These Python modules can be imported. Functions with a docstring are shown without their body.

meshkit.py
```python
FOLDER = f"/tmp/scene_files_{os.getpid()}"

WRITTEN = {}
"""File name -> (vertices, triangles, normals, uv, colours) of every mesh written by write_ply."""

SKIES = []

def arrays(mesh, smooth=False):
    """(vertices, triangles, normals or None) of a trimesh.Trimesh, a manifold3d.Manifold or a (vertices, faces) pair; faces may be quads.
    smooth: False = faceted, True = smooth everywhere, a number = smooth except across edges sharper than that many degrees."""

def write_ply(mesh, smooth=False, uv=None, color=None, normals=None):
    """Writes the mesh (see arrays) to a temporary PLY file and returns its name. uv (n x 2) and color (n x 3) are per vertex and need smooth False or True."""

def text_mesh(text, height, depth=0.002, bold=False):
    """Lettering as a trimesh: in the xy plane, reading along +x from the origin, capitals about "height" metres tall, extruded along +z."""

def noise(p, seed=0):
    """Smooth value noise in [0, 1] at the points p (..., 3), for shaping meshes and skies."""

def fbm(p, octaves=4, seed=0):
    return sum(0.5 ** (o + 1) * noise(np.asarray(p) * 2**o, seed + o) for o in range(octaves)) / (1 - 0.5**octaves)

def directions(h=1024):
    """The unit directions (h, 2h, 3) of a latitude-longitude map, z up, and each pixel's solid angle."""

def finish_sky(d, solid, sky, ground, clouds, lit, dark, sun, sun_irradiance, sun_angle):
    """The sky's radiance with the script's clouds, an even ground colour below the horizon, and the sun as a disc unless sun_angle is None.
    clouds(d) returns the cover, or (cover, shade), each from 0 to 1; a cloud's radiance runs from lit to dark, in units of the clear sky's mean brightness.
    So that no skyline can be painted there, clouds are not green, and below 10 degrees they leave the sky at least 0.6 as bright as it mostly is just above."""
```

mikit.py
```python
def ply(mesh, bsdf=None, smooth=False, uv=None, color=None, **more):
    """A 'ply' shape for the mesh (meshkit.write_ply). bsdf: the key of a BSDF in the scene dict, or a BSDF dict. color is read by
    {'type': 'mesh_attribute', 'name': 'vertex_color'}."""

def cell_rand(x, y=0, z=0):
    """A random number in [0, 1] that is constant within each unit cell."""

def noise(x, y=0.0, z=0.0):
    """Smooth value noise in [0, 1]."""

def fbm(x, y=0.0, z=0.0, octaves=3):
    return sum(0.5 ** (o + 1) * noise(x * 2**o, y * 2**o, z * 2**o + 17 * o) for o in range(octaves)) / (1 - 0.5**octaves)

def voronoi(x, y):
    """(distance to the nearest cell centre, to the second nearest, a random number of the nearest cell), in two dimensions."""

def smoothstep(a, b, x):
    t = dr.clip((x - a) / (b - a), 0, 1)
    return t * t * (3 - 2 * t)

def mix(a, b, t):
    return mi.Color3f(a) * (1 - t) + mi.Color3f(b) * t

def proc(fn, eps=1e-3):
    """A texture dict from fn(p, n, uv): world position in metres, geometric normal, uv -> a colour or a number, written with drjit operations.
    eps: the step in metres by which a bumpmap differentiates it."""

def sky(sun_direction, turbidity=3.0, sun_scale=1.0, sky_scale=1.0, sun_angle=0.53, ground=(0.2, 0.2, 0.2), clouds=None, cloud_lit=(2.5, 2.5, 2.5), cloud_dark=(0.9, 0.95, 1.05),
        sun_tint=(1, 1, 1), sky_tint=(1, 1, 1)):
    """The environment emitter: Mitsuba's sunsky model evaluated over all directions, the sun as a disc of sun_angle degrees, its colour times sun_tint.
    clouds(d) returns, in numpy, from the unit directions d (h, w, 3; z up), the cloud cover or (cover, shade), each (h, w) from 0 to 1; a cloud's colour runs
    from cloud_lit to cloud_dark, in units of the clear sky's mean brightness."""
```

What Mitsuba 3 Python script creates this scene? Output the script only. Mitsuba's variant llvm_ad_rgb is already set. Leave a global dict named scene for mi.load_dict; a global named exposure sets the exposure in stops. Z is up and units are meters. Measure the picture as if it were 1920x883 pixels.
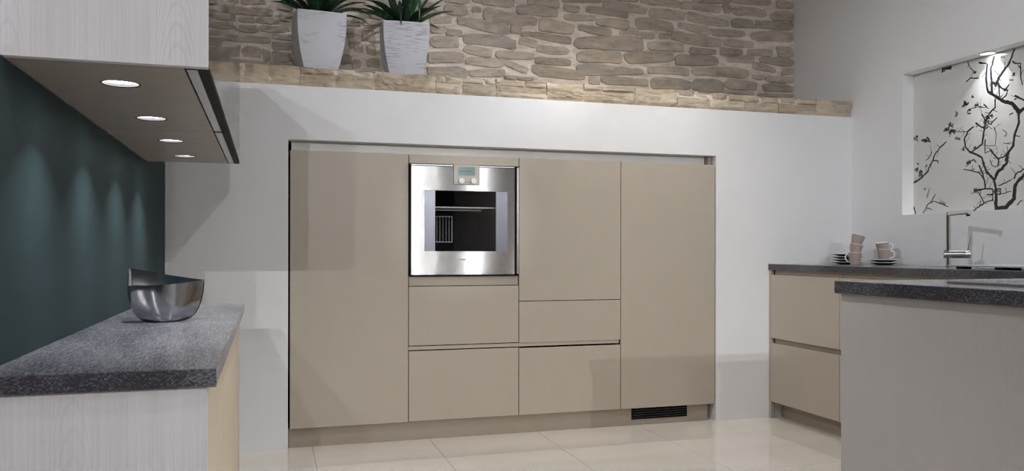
import math, random
import numpy as np
import trimesh
import shapely
from shapely.geometry import LineString, Polygon, Point
from shapely import affinity
import drjit as dr
import mitsuba as mi
import mikit, meshkit
from mikit import proc, noise, fbm, voronoi, smoothstep, mix

T = mi.ScalarTransform4f
scene, labels = {}, {}
V3 = lambda *a: np.array(a, float)

# ------------------------------------------------------------------ camera
YAW, ROLL, FOCAL, HORIZON, EYE = .2923, .0014, 1523.33, 467.91, .9985
_f = V3(math.sin(YAW), math.cos(YAW), 0)
_r = V3(math.cos(YAW), -math.sin(YAW), 0)
_up = V3(0, 0, 1) * math.cos(ROLL) - _r * math.sin(ROLL)
scene['camera'] = {
    'type': 'perspective', 'fov_axis': 'x', 'fov': math.degrees(2 * math.atan(960 / FOCAL)),
    'principal_point_offset_y': -(HORIZON - 441.5) / 883, 'near_clip': .02, 'far_clip': 100.,
    'to_world': T().look_at(origin=[0, 0, EYE], target=[float(_f[0]), float(_f[1]), EYE], up=[float(v) for v in _up])}

# ------------------------------------------------------------------ light
exposure = -0.1
CEIL = 2.95
WARM, NEUTRAL, COOL = (1., .955, .89), (.985, .985, 1.), (.94, .965, 1.02)
# unseen recessed downlights added as fill: x, y, lens radius, radiance, tint
FILL_DOWNLIGHTS = [
    (-2.6, -1.2, .09, 60, NEUTRAL), (.3, -2.2, .09, 280, NEUTRAL),
    (2.35, -.6, .07, 620, COOL), (1.35, .7, .07, 420, NEUTRAL), (2.5, 2.3, .09, 70, COOL)]
# spotlights: position, target, intensity, cutoff, beam, tint
SPOTS = [((1.95, 3.55, 2.86), (1.95, 4.30, 1.70), 4.2, 42, 15, WARM),
         ((2.75, 2.95, 2.86), (.95, 4.40, 2.00), 9.0, 19, 9, COOL),
         ((.80, -5.1, 2.50), (1.7, 4.2, .7), 30., 22, 7, NEUTRAL),
         ((-.94, -5.0, 2.60), (.7, 4.2, .9), 24., 22, 7, NEUTRAL),
         ((-1.56, -5.0, 2.60), (.8, 4.2, .9), 20., 22, 7, NEUTRAL),
         ((-1.2, 2.2, 2.86), (3.45, 3.1, 1.2), 12., 26, 12, COOL),  # added lamp, brightens the right wall
         ((2.50, -5.0, 2.60), (1.0, 4.2, 1.15), 24., 2.7, 1.6, NEUTRAL),  # added lamp, narrow beam for a streak on the oven steel
         ((2.42, -1.0, 2.86), (1.0, 4.2, 1.15), 6.5, 4.4, 2.6, NEUTRAL),  # second added lamp for the oven streaks
         ((.35, 2.2, 2.86), (1.1, 2.5, 0.), 7.0, 44, 22, NEUTRAL)]  # added overhead fill for floor, peninsula and drawers
HOOD_LAMP, HOOD_BEAM, NICHE_LAMP, NICHE_BEAM = 30., 1.5, 20., 1.6
# ------------------------------------------------------------------ helpers
def num(key):
    if key not in scene and key not in labels: return key
    i = 1
    while f'{key}_{i:03d}' in scene or f'{key}_{i:03d}' in labels: i += 1
    return f'{key}_{i:03d}'

def thing(name, label, cat, group=None):
    k = num(name); labels[k] = {'label': label, 'category': cat}
    if group: labels[k]['group'] = group
    return k

def obj(name, mesh, m, parent=None, smooth=False, label=None, **kw):
    k = num(f'{parent}__{name}' if parent else name)
    scene[k] = mikit.ply(mesh, m, smooth=smooth, **kw)
    if label: labels[k] = {'label': label}
    return k

def single(name, mesh, m, label, cat, group=None, **kw):
    k = obj(name, mesh, m, **kw); labels[k] = {'label': label, 'category': cat}
    if group: labels[k]['group'] = group
    return k

def struct(name, mesh, m, label, parent=None, **kw):
    k = obj(name, mesh, m, parent, **kw); labels[k] = {'label': label, 'kind': 'structure'}
    return k

def box(x0, x1, y0, y1, z0, z1, b=.0):
    x0, x1 = min(x0, x1), max(x0, x1); y0, y1 = min(y0, y1), max(y0, y1); z0, z1 = min(z0, z1), max(z0, z1)
    if b <= 0:
        return trimesh.creation.box(bounds=[[x0, y0, z0], [x1, y1, z1]])
    pts = []
    lo, hi = V3(x0, y0, z0), V3(x1, y1, z1)
    for s in np.ndindex(2, 2, 2):
        c = np.where(np.array(s) == 1, hi, lo); d = np.where(np.array(s) == 1, -b, b)
        for ax in range(3):
            q = c + d; q[ax] = c[ax]; pts.append(q)
    return trimesh.convex.convex_hull(np.array(pts))

cat = lambda ms: trimesh.util.concatenate([m for m in ms])

def grid_faces(n, m, wrap=True):
    f = []
    for i in range(n - 1):
        for j in range(m if wrap else m - 1):
            a, b = i * m + j, i * m + (j + 1) % m
            f += [[a, b, b + m], [a, b + m, a + m]]
    return f

def lathe(prof, n=32, at=(0, 0, 0)):
    m = trimesh.creation.revolve(np.array(prof, float), sections=n); m.apply_translation(at); return m

def cyl(p, q, r, n=24, r2=None):
    p, q = V3(*p), V3(*q); L = np.linalg.norm(q - p); r2 = r if r2 is None else r2
    m = trimesh.creation.revolve(np.array([[0, 0], [r, 0], [r2, L], [0, L]]), sections=n)
    m.apply_transform(trimesh.geometry.align_vectors([0, 0, 1], (q - p) / L)); m.apply_translation(p); return m

def tube(pts, r, n=12):
    pts = [V3(*p) for p in pts]; rings = []
    t0 = pts[1] - pts[0]; up = V3(0, 0, 1) if abs(t0[2]) < .9 * np.linalg.norm(t0) else V3(0, 1, 0)
    for i, p in enumerate(pts):
        t = pts[min(i + 1, len(pts) - 1)] - pts[max(i - 1, 0)]; t /= np.linalg.norm(t)
        a = np.cross(t, up); a /= np.linalg.norm(a); b = np.cross(t, a); up = -b if np.dot(-b, up) > np.dot(b, up) else b
        rings.append([p + r * (math.cos(w) * a + math.sin(w) * b) for w in np.arange(n) * 2 * math.pi / n])
    v = [q for R in rings for q in R]; f = grid_faces(len(rings), n)
    v += [pts[0], pts[-1]]; k = len(v)
    for j in range(n):
        f.append([k - 2, (j + 1) % n, j]); e = (len(rings) - 1) * n; f.append([k - 1, e + j, e + (j + 1) % n])
    m = trimesh.Trimesh(v, f, process=False); m.fix_normals(); return m

def rot(m, deg, axis, at):
    m.apply_transform(trimesh.transformations.rotation_matrix(math.radians(deg), axis, at)); return m

def extr(poly, d):
    return cat([trimesh.creation.extrude_polygon(g, d, engine='earcut') for g in getattr(poly, 'geoms', [poly]) if g.area > 1e-9])

# ------------------------------------------------------------------ materials
def pr(name, color, rough=.5, **kw):
    if not isinstance(color, dict): color = {'type': 'rgb', 'value': list(color)}
    scene[name] = {'type': 'twosided', 'b': {'type': 'principled', 'base_color': color, 'roughness': rough, **kw}}
    return name

pr('paint_white', (.80, .80, .805), .75, specular=.3)
pr('paint_dark', (.06, .06, .062), .8)
pr('paint_ceiling', (.34, .34, .34), .9, specular=.1)  # ceiling darkened so less light bounces onto the stone wall
pr('cabinet_beige', proc(lambda p, n, uv: mi.Color3f(.462, .408, .338) * (.99 + .02 * fbm(p.x * 60 + p.y * 60, p.z * 9, 0, 3))), .42, specular=.35)
pr('front_beige_lit', (.63, .535, .42), .45, specular=.35)  # cabinet beige lightened, strong light on the doors put into the colour
pr('carcass', (.05, .045, .04), .7)
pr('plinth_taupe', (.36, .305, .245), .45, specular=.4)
pr('aluminium', (.80, .77, .73), .30, metallic=1.)
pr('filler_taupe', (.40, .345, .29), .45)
pr('black_gloss', (.012, .012, .013), .12, specular=.5)
pr('black_matt', (.003, .003, .003), .6, specular=.2)
pr('chrome', (.72, .70, .66), .14, metallic=1.)
pr('satin_steel', (.66, .66, .66), .26, metallic=1.)
pr('bowl_steel', (.46, .47, .50), .11, metallic=1.)
scene['oven_steel'] = {'type': 'twosided', 'b': {'type': 'roughconductor', 'material': 'Al', 'distribution': 'ggx', 'alpha_u': .010, 'alpha_v': .27, 'specular_reflectance': {'type': 'rgb', 'value': [.74, .74, .74]}}}
pr('oven_side', (.20, .205, .235), .32, metallic=1.)
pr('enamel', (.006, .006, .0065), .5, specular=.03)
pr('rack_wire', (.75, .75, .74), .35)
pr('rail_light', (.86, .83, .79), .4)
pr('rail_beige', (.50, .44, .37), .4)
pr('control_plate', (.46, .43, .39), .4)
pr('knob_white', (.78, .76, .72), .3)
pr('display_teal', (.10, .19, .18), .2)
pr('display_ink', (.02, .05, .06), .4)
scene['clear_pane'] = {'type': 'thindielectric', 'int_ior': 1.5}
pr('door_mirror', (.015, .014, .013), .02, specular=.8, clearcoat=1., clearcoat_gloss=1.)

def wood(base, amp):
    def fn(p, n, uv):
        a, z = p.x + p.y, p.z
        cell = dr.floor(a / .145)
        u = (a / .145 - cell - .5 + .25 * (noise(cell * 7.3, 1, 1) - .5))
        w = .05 * (noise(a * 9, z * 2.5, 3) - .5)
        arch = dr.sin((z * (1.6 + noise(cell * 3.1, 5, 2)) + u * u * 5.5 + w * 2) * 62) * .5 + .5
        soft = smoothstep(.15, .5, noise(a * 5 + 3, z * 1.2, 6))
        line = noise(a * 330, z * 5, 2)
        band = noise(a * 40, z * 1.5, 4)
        k = 1 + amp * (-.55 * smoothstep(.70, 1., arch) * soft + .75 * (line - .5) + .45 * (band - .5))
        return mi.Color3f(*base) * k
    return proc(fn)
pr('wood_pale', wood((.555, .535, .555), .15), .5, specular=.3)
pr('wood_grey', wood((.445, .422, .418), .03), .55, specular=.3)
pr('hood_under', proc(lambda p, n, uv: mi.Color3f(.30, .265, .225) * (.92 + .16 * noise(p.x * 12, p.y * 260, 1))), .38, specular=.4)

def slab_tex(p, n, uv):
    streak = dr.select(dr.abs(n.z) > .5, fbm(p.x * 620, p.y * 60, 3, 3), fbm(p.x * 280, p.y * 280, p.z * 280, 4))
    cloud = fbm(p.x * 10, p.y * 4, 5, 3)
    speck = fbm(p.x * 900, p.y * 900, p.z * 900, 2)
    top = dr.abs(n.z) > .5
    f = .55 * streak + .25 * cloud + .2 * speck
    f = smoothstep(dr.select(top, mi.Float(.30), mi.Float(.42)), dr.select(top, mi.Float(.82), mi.Float(.78)), f)  # edge faces mixed darker than the top, their shade put into the colour
    c = mix((.030, .029, .037), (.185, .185, .20), f)
    return c * (.65 + .7 * speck)
pr('worktop_grey', proc(slab_tex), .17, specular=.55)

def teal_tex(p, n, uv):
    return mi.Color3f(.028, .046, .050) * (.85 + .3 * noise(p.y * 6, p.z * .5, 2))
pr('teal_glass', proc(teal_tex), .55, specular=.05)

def stone_mat(name, base, warm, relief=.010):
    def fn(p, n, uv):
        a = fbm(p.x * 9, p.z * 24, p.y * 9, 4); b = fbm(p.x * 90, p.z * 130, p.y * 90, 3)
        c_ = fbm(p.x * 30, p.z * 160, 5, 3); k = .62 + .55 * a + .33 * b + .28 * c_ - .16 * smoothstep(.58, .80, noise(p.x * 22, p.z * 75, 9))
        return mix(base, warm, smoothstep(.35, .65, noise(p.x * 8, p.z * 22, 7))) * k
    c = proc(fn)
    bump = proc(lambda p, n, uv: fbm(p.x * 45, p.z * 110, p.y * 45, 3), eps=2e-3)
    scene[name] = {'type': 'twosided', 'b': {'type': 'bumpmap', 'arbitrary': bump, 'scale': relief,
                   'bsdf': {'type': 'principled', 'base_color': c, 'roughness': .85, 'specular': .15}}}
stone_mat('stone_a', (.40, .35, .30), (.415, .35, .29))
stone_mat('stone_b', (.335, .295, .255), (.36, .31, .255))
stone_mat('stone_c', (.44, .385, .33), (.40, .345, .285))
stone_mat('mortar', (.62, .56, .50), (.58, .525, .465))
stone_mat('ledge_a', (.50, .43, .33), (.42, .345, .255), .014)
stone_mat('ledge_b', (.41, .35, .28), (.48, .405, .31), .014)
stone_mat('ledge_c', (.52, .45, .35), (.40, .325, .24), .014)

def tile_tex(p, n, uv):
    return mi.Color3f(.72, .665, .59) * (.94 + .12 * fbm(p.x * 1.6, p.y * 9, 1, 4))
pr('tile_beige', proc(tile_tex), .055, specular=.55)
pr('grout', (.30, .255, .21), .9)

def pot_tex(p, n, uv):
    s = fbm(p.x * 22 + p.y * 22, p.z * 300, 2, 3); t = fbm(p.x * 9 + p.y * 9, p.z * 12, 6, 3)
    worn = smoothstep(.48, .78, s) * smoothstep(.34, .70, t)
    return mix((.62, .62, .67), (.25, .25, .29), worn * .8)
pr('pot_white', proc(pot_tex), .6, specular=.25)
pr('pot_rim', (.82, .82, .83), .5)
pr('soil', (.03, .025, .02), .9)
def leaf_tex(p, n, uv):
    return mix((.016, .055, .026), (.07, .16, .09), smoothstep(.35, .75, fbm(p.x * 60, p.y * 60, p.z * 25, 3)))
pr('leaf_green', proc(leaf_tex), .38, specular=.45)
pr('leaf_dark', (.012, .032, .018), .4, specular=.4)
pr('cup_taupe', (.40, .315, .28), .35, specular=.4)
pr('china_white', (.80, .79, .77), .25, specular=.5)
pr('saucer_dark', (.045, .055, .05), .3, specular=.5)
pr('print_white', (.66, .655, .63), .06, specular=.5)
pr('print_ink', (.006, .006, .007), .3)
scene['green_glass'] = {'type': 'twosided', 'b': {'type': 'principled', 'base_color': {'type': 'rgb', 'value': [.30, .40, .37]}, 'roughness': .08, 'specular': .5}}
pr('lamp_trim', (.75, .75, .76), .25, metallic=1.)
pr('lamp_dark', (.03, .03, .03), .5)
pr('lamp_lens', (.8, .8, .8), .5)

def emit(L, tint=(1, 1, 1)):
    return {'type': 'area', 'radiance': {'type': 'rgb', 'value': [float(L * t) for t in tint]}}

def disc(c, r, down=True, n=32):
    a = np.arange(n) * 2 * math.pi / n
    v = np.vstack([np.stack([c[0] + r * np.cos(a), c[1] + r * np.sin(a), np.full(n, c[2])], 1), [c]])
    f = [[n, (i + 1) % n, i] if down else [n, i, (i + 1) % n] for i in range(n)]
    return trimesh.Trimesh(v, f, process=False)

def spot(o, q, I, cut, beam, t):
    d = np.array(q, float) - np.array(o, float)
    scene[num('lamp_beam')] = {'type': 'spot', 'to_world': T().look_at(origin=[float(v) for v in o], target=[float(v) for v in q], up=[0, 1, .001]),
                               'intensity': {'type': 'rgb', 'value': [float(I * c) for c in t]}, 'cutoff_angle': float(cut), 'beam_width': float(beam)}

# ------------------------------------------------------------------ the room
D, YS = 4.1967, 4.7851            # low white wall, stone wall
XW, XL, YB = 3.4533, -4.0, -7.0
X0, PITCH = .1026, .6
HOP, HLEDGE, HTOP = 1.5475, 1.8168, 1.9153

flo = struct('floor', box(XL, XW + .3, YB, YS, -.10, -.004), 'grout', 'floor of large polished beige tiles with thin grout joints')
tile_mesh = {}
for i in range(-3, 6):
    for j in range(-8, 1):
        x0, y1 = .217 + .6 * i, 3.822 + .6 * (j + 1)
        x1, y0 = x0 + .6, y1 - .6
        x0, x1, y0, y1 = x0 + .0011, min(x1, XW) - .0011, y0 + .0011, min(y1, D + .09) - .0011
        if x1 - x0 < .05: continue
        obj('tile', box(x0, x1, y0, y1, -.004, 0, .0006), 'tile_beige', flo)
fl2 = [box(XL, XW, YB, 3.822 - .6 * 8 - .002, -.004, 0), box(XL, .217 - 1.8 - .002, 3.822 - .6 * 8 + .002, YS, -.004, 0)]
obj('outer_tiling', cat(fl2), 'tile_beige', flo)
struct('ceiling', box(XL - .2, XW + .3, YB - .2, YS + .2, CEIL, CEIL + .12), 'paint_ceiling', 'plain ceiling of the showroom, darkened to grey to lower bounced light')
struct('wall_behind', box(XL - .2, XW + .3, YB - .2, YB, -.1, CEIL), 'paint_dark', 'dark grey wall behind the viewer')
struct('wall_far', box(XL - .2, XL, YB, YS, -.1, CEIL), 'paint_dark', 'grey side wall beyond the partition')

OX0, OX1 = X0 - .004, X0 + 2.404
struct('wall_back', cat([box(XL, OX0, D, YS, -.1, HLEDGE), box(OX1, XW, D, YS, -.1, HLEDGE), box(OX0, OX1, D, YS, HOP, HLEDGE),
                         box(OX0, OX1, YS - .03, YS, -.1, HOP)]), 'paint_white', 'low white wall with the built-in beige cabinets set into it')
NY0, NY1, NZ0, NZ1, XN = 2.68, 3.7831, 1.1983, 1.9984, 3.5332
struct('wall_right', cat([box(XW, XN + .014, YB, NY0, -.1, CEIL), box(XW, XN + .014, NY1, YS, -.1, CEIL), box(XW, XN + .014, NY0, NY1, -.1, NZ0),
                          box(XW, XN + .014, NY0, NY1, NZ1, CEIL), box(XN + .014, XW + .3, YB, YS, -.1, CEIL)]), 'paint_white', 'light grey right wall with a recessed picture niche')
XP = -.4692
struct('wall_left', box(XP - .14, XP - .006, 1.66, D, 0, 1.90), 'paint_white', 'low partition wall behind the teal panel')

# stone wall: every stone a piece
wu = struct('wall_upper', box(XL, XW, YS, YS + .2, 1.0, CEIL), 'mortar', 'upper wall of rough grey-brown field stones in pale mortar')
STONES = '1013,2495,1168,2499,29;1188,2511,1245,2509,26;1245,2509,1451,2521,59;1014,2438,1155,2443,61;1188,2453,1241,2451,29;1255,2432,1597,2408,66;929,2366,1053,2380,42;1095,2377,1421,2348,62;932,2310,1020,2313,35;1027,2301,1122,2302,38;1431,2356,1493,2354,56;926,2236,1102,2249,67;1129,2274,1466,2263,65;1486,2288,1597,2270,46;1496,2325,1562,2333,26;1135,2213,1309,2193,49;1333,2191,1580,2196,46;913,2143,1135,2158,64;1149,2140,1387,2140,49;910,2063,1162,2066,54;1169,2063,1397,2085,45;1380,2155,1535,2100,36;1391,2055,1466,2056,23;1473,2053,1576,2056,20;1541,2539,1748,2531,46;1766,2563,2033,2580,30;1465,2480,1737,2477,60;1773,2520,1877,2509,40;1780,2457,1986,2464,37;1927,2520,2214,2504,41;1996,2445,2222,2442,54;2044,2567,2350,2539,55;2143,2597,2286,2606,20;1611,2400,1848,2382,73;1873,2401,2099,2382,47;1569,2330,1827,2310,43;1438,2353,1490,2354,46;1848,2302,2324,2323,82;1597,2246,1812,2242,47;1590,2173,1823,2172,40;1569,2115,1913,2097,63;1863,2215,2174,2230,75;2189,2231,2538,2259,69;2550,2239,2869,2254,63;1863,2135,2324,2147,58;2354,2163,2651,2168,45;2671,2173,3105,2187,57;1946,2072,2019,2067,51;2030,2081,2358,2080,48;2377,2082,2667,2082,70;2679,2086,2910,2086,78;2918,2104,3163,2104,61;2354,2319,2612,2324,52;2659,2309,2849,2312,39;2519,2400,2893,2372,63;2438,2391,2507,2396,38;2159,2390,2403,2381,38;2267,2460,2538,2451,66;2365,2534,2627,2531,59;2304,2611,2588,2609,49;2573,2471,2813,2444,46;2596,2606,2893,2600,49;2643,2533,2950,2509,53;2686,2645,2733,2643,21;2741,2643,2958,2656,28;2970,2664,3270,2680,36;2909,2605,2962,2610,50;2974,2596,3237,2604,54;3317,2673,3448,2674,51;3275,2586,3448,2600,62;2970,2514,3138,2520,54;3154,2522,3448,2531,51;2817,2445,3072,2450,43;3117,2440,3448,2458,62;2909,2381,3138,2383,43;2885,2319,3052,2327,50;3093,2333,3288,2336,40;3326,2350,3449,2355,69;2934,2269,3138,2286,43;3188,2286,3449,2282,51;3134,2246,3309,2218,40;3360,2214,3449,2223,44;3134,2167,3221,2169,32;3234,2159,3449,2165,40;3209,2100,3449,2106,55;2902,2053,3138,2056,22;3172,2047,3449,2055,22;-289,2372,-155,2378,27;-143,2382,-12,2388,27;-177,2329,28,2334,42;-303,2321,-188,2325,41;-160,2280,-72,2284,27;-61,2285,57,2282,27;-303,2265,-177,2272,27;-154,2232,-52,2234,36;-41,2241,110,2241,33;-303,2220,-166,2231,36;-152,2170,14,2176,33;28,2199,145,2202,30;-303,2167,-166,2175,35;-289,2118,-149,2122,36;-135,2103,-38,2104,54;-26,2092,14,2092,60;26,2087,128,2088,54;-289,2068,-154,2071,36;23,2147,139,2150,36;-149,2042,-6,2043,27;11,2041,169,2042,21;395,2396,554,2398,40;441,2252,477,2252,40;526,2240,600,2243,62;453,2188,477,2187,37;483,2175,526,2172,56;554,2161,604,2165,50;413,2096,465,2096,52;471,2075,517,2075,46;554,2086,628,2088,47;431,2310,514,2307,28;529,2318,647,2318,31;575,2372,659,2369,44;57,2373,133,2367,36;66,2313,133,2307,36;213,2210,407,2212,55;228,2135,401,2138,55;653,2244,875,2248,57;660,2156,875,2159,57;685,2083,891,2084,38;609,2440,779,2446,38;811,2414,991,2416,38;168,2358,377,2358,49;168,2285,407,2289,49;672,2320,907,2326,44;-850,1821,-677,1815,41;-664,1821,-490,1827,41;-470,1821,-219,1816,41;-201,1821,-53,1815,41;-40,1821,95,1828,41;115,1821,374,1825,41;388,1821,543,1823,41;563,1821,832,1827,41;845,1821,1062,1823,41;1079,1821,1207,1820,41;1220,1821,1506,1827,41;1523,1821,1676,1827,41;1694,1821,1969,1826,41;1986,1821,2163,1822,41;2180,1821,2304,1818,41;2324,1821,2423,1813,41;2441,1821,2590,1821,41;2607,1821,2769,1829,41;2783,1821,2959,1816,41;2978,1821,3126,1818,41;3145,1821,3302,1822,41;3324,1821,3425,1814,41;-836,1884,-677,1878,52;-660,1884,-561,1887,52;-540,1884,-250,1887,52;-228,1884,-134,1880,52;-113,1884,140,1882,52;162,1884,382,1889,52;397,1884,527,1883,52;540,1884,711,1891,52;726,1884,818,1876,52;832,1884,1086,1881,52;1101,1884,1211,1891,52;1228,1884,1361,1876,52;1374,1884,1499,1886,52;1513,1884,1611,1883,52;1626,1884,1925,1877,52;1943,1884,2195,1882,52;2217,1884,2407,1879,52;2423,1884,2521,1882,52;2536,1884,2812,1889,52;2829,1884,2926,1880,52;2941,1884,3074,1879,52;3095,1884,3215,1876,52;3236,1884,3425,1891,52;-781,1953,-535,1953,53;-522,1953,-387,1959,53;-366,1953,-82,1950,53;-64,1953,194,1955,53;214,1953,415,1955,53;434,1953,581,1960,53;602,1953,708,1961,53;729,1953,960,1946,53;981,1953,1098,1960,53;1116,1953,1219,1948,53;1237,1953,1447,1957,53;1468,1953,1604,1945,53;1625,1953,1718,1959,53;1731,1953,1991,1958,53;2012,1953,2218,1959,53;2232,1953,2463,1950,53;2483,1953,2736,1953,53;2753,1953,2849,1946,53;2867,1953,3059,1959,53;3077,1953,3197,1951,53;3216,1953,3416,1945,53;-39,2010,143,2010,29;-806,2015,-636,2019,37;-621,2015,-481,2015,37;-460,2015,-350,2009,37;-332,2015,-56,2015,37;163,2015,416,2015,37;429,2015,704,2010,37;719,2015,985,2015,37;1001,2015,1259,2015,37;1272,2015,1546,2010,37;1559,2015,1753,2012,37;1771,2015,2050,2018,37;2062,2015,2218,2015,37;2235,2015,2475,2015,37;2488,2015,2629,2020,37;2645,2015,2896,2023,37;2914,2015,3146,2017,37;3161,2015,3425,2015,37;-773,2072,-518,2074,43;-502,2072,-382,2077,43;-366,2072,-296,2072,43;137,2072,257,2072,43;-798,2137,-534,2134,55;-512,2137,-337,2139,55;135,2137,218,2137,55;-765,2199,-641,2204,43;-622,2199,-417,2206,43;-403,2199,-307,2199,43;150,2199,204,2199,43;-775,2252,-512,2248,39;-495,2252,-310,2252,39;-761,2312,-597,2305,49;-578,2312,-383,2313,49;-832,2384,-584,2382,60;-565,2384,-299,2381,60;300,2401,385,2401,26;163,2402,281,2402,23;-839,2452,-548,2459,40;-529,2452,-233,2444,40;-212,2452,26,2454,40;46,2452,158,2447,40;171,2452,362,2452,40;379,2452,545,2455,40;827,2457,949,2457,28;-857,2505,-602,2509,39;-586,2505,-472,2502,39;-455,2505,-177,2505,39;-155,2505,46,2500,39;64,2505,280,2506,39;299,2505,394,2504,39;414,2505,533,2497,39;547,2505,697,2504,39;712,2505,935,2500,39;-854,2560,-664,2566,42;-650,2560,-461,2557,42;-442,2560,-151,2566,42;-136,2560,42,2552,42;59,2560,328,2566,42;341,2560,522,2553,42;538,2560,820,2557,42;840,2560,1131,2565,42;-848,2619,-624,2613,51;-602,2619,-479,2624,51;-462,2619,-282,2616,51;-267,2619,-17,2620,51;0,2619,142,2621,51;156,2619,347,2622,51;364,2619,576,2621,51;590,2619,881,2622,51;901,2619,1191,2619,51;1207,2619,1360,2616,51;1375,2619,1532,2615,51;1549,2619,1700,2617,51;1719,2619,1875,2625,51;1895,2621,2054,2621,49'
rng = random.Random(11)
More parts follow.
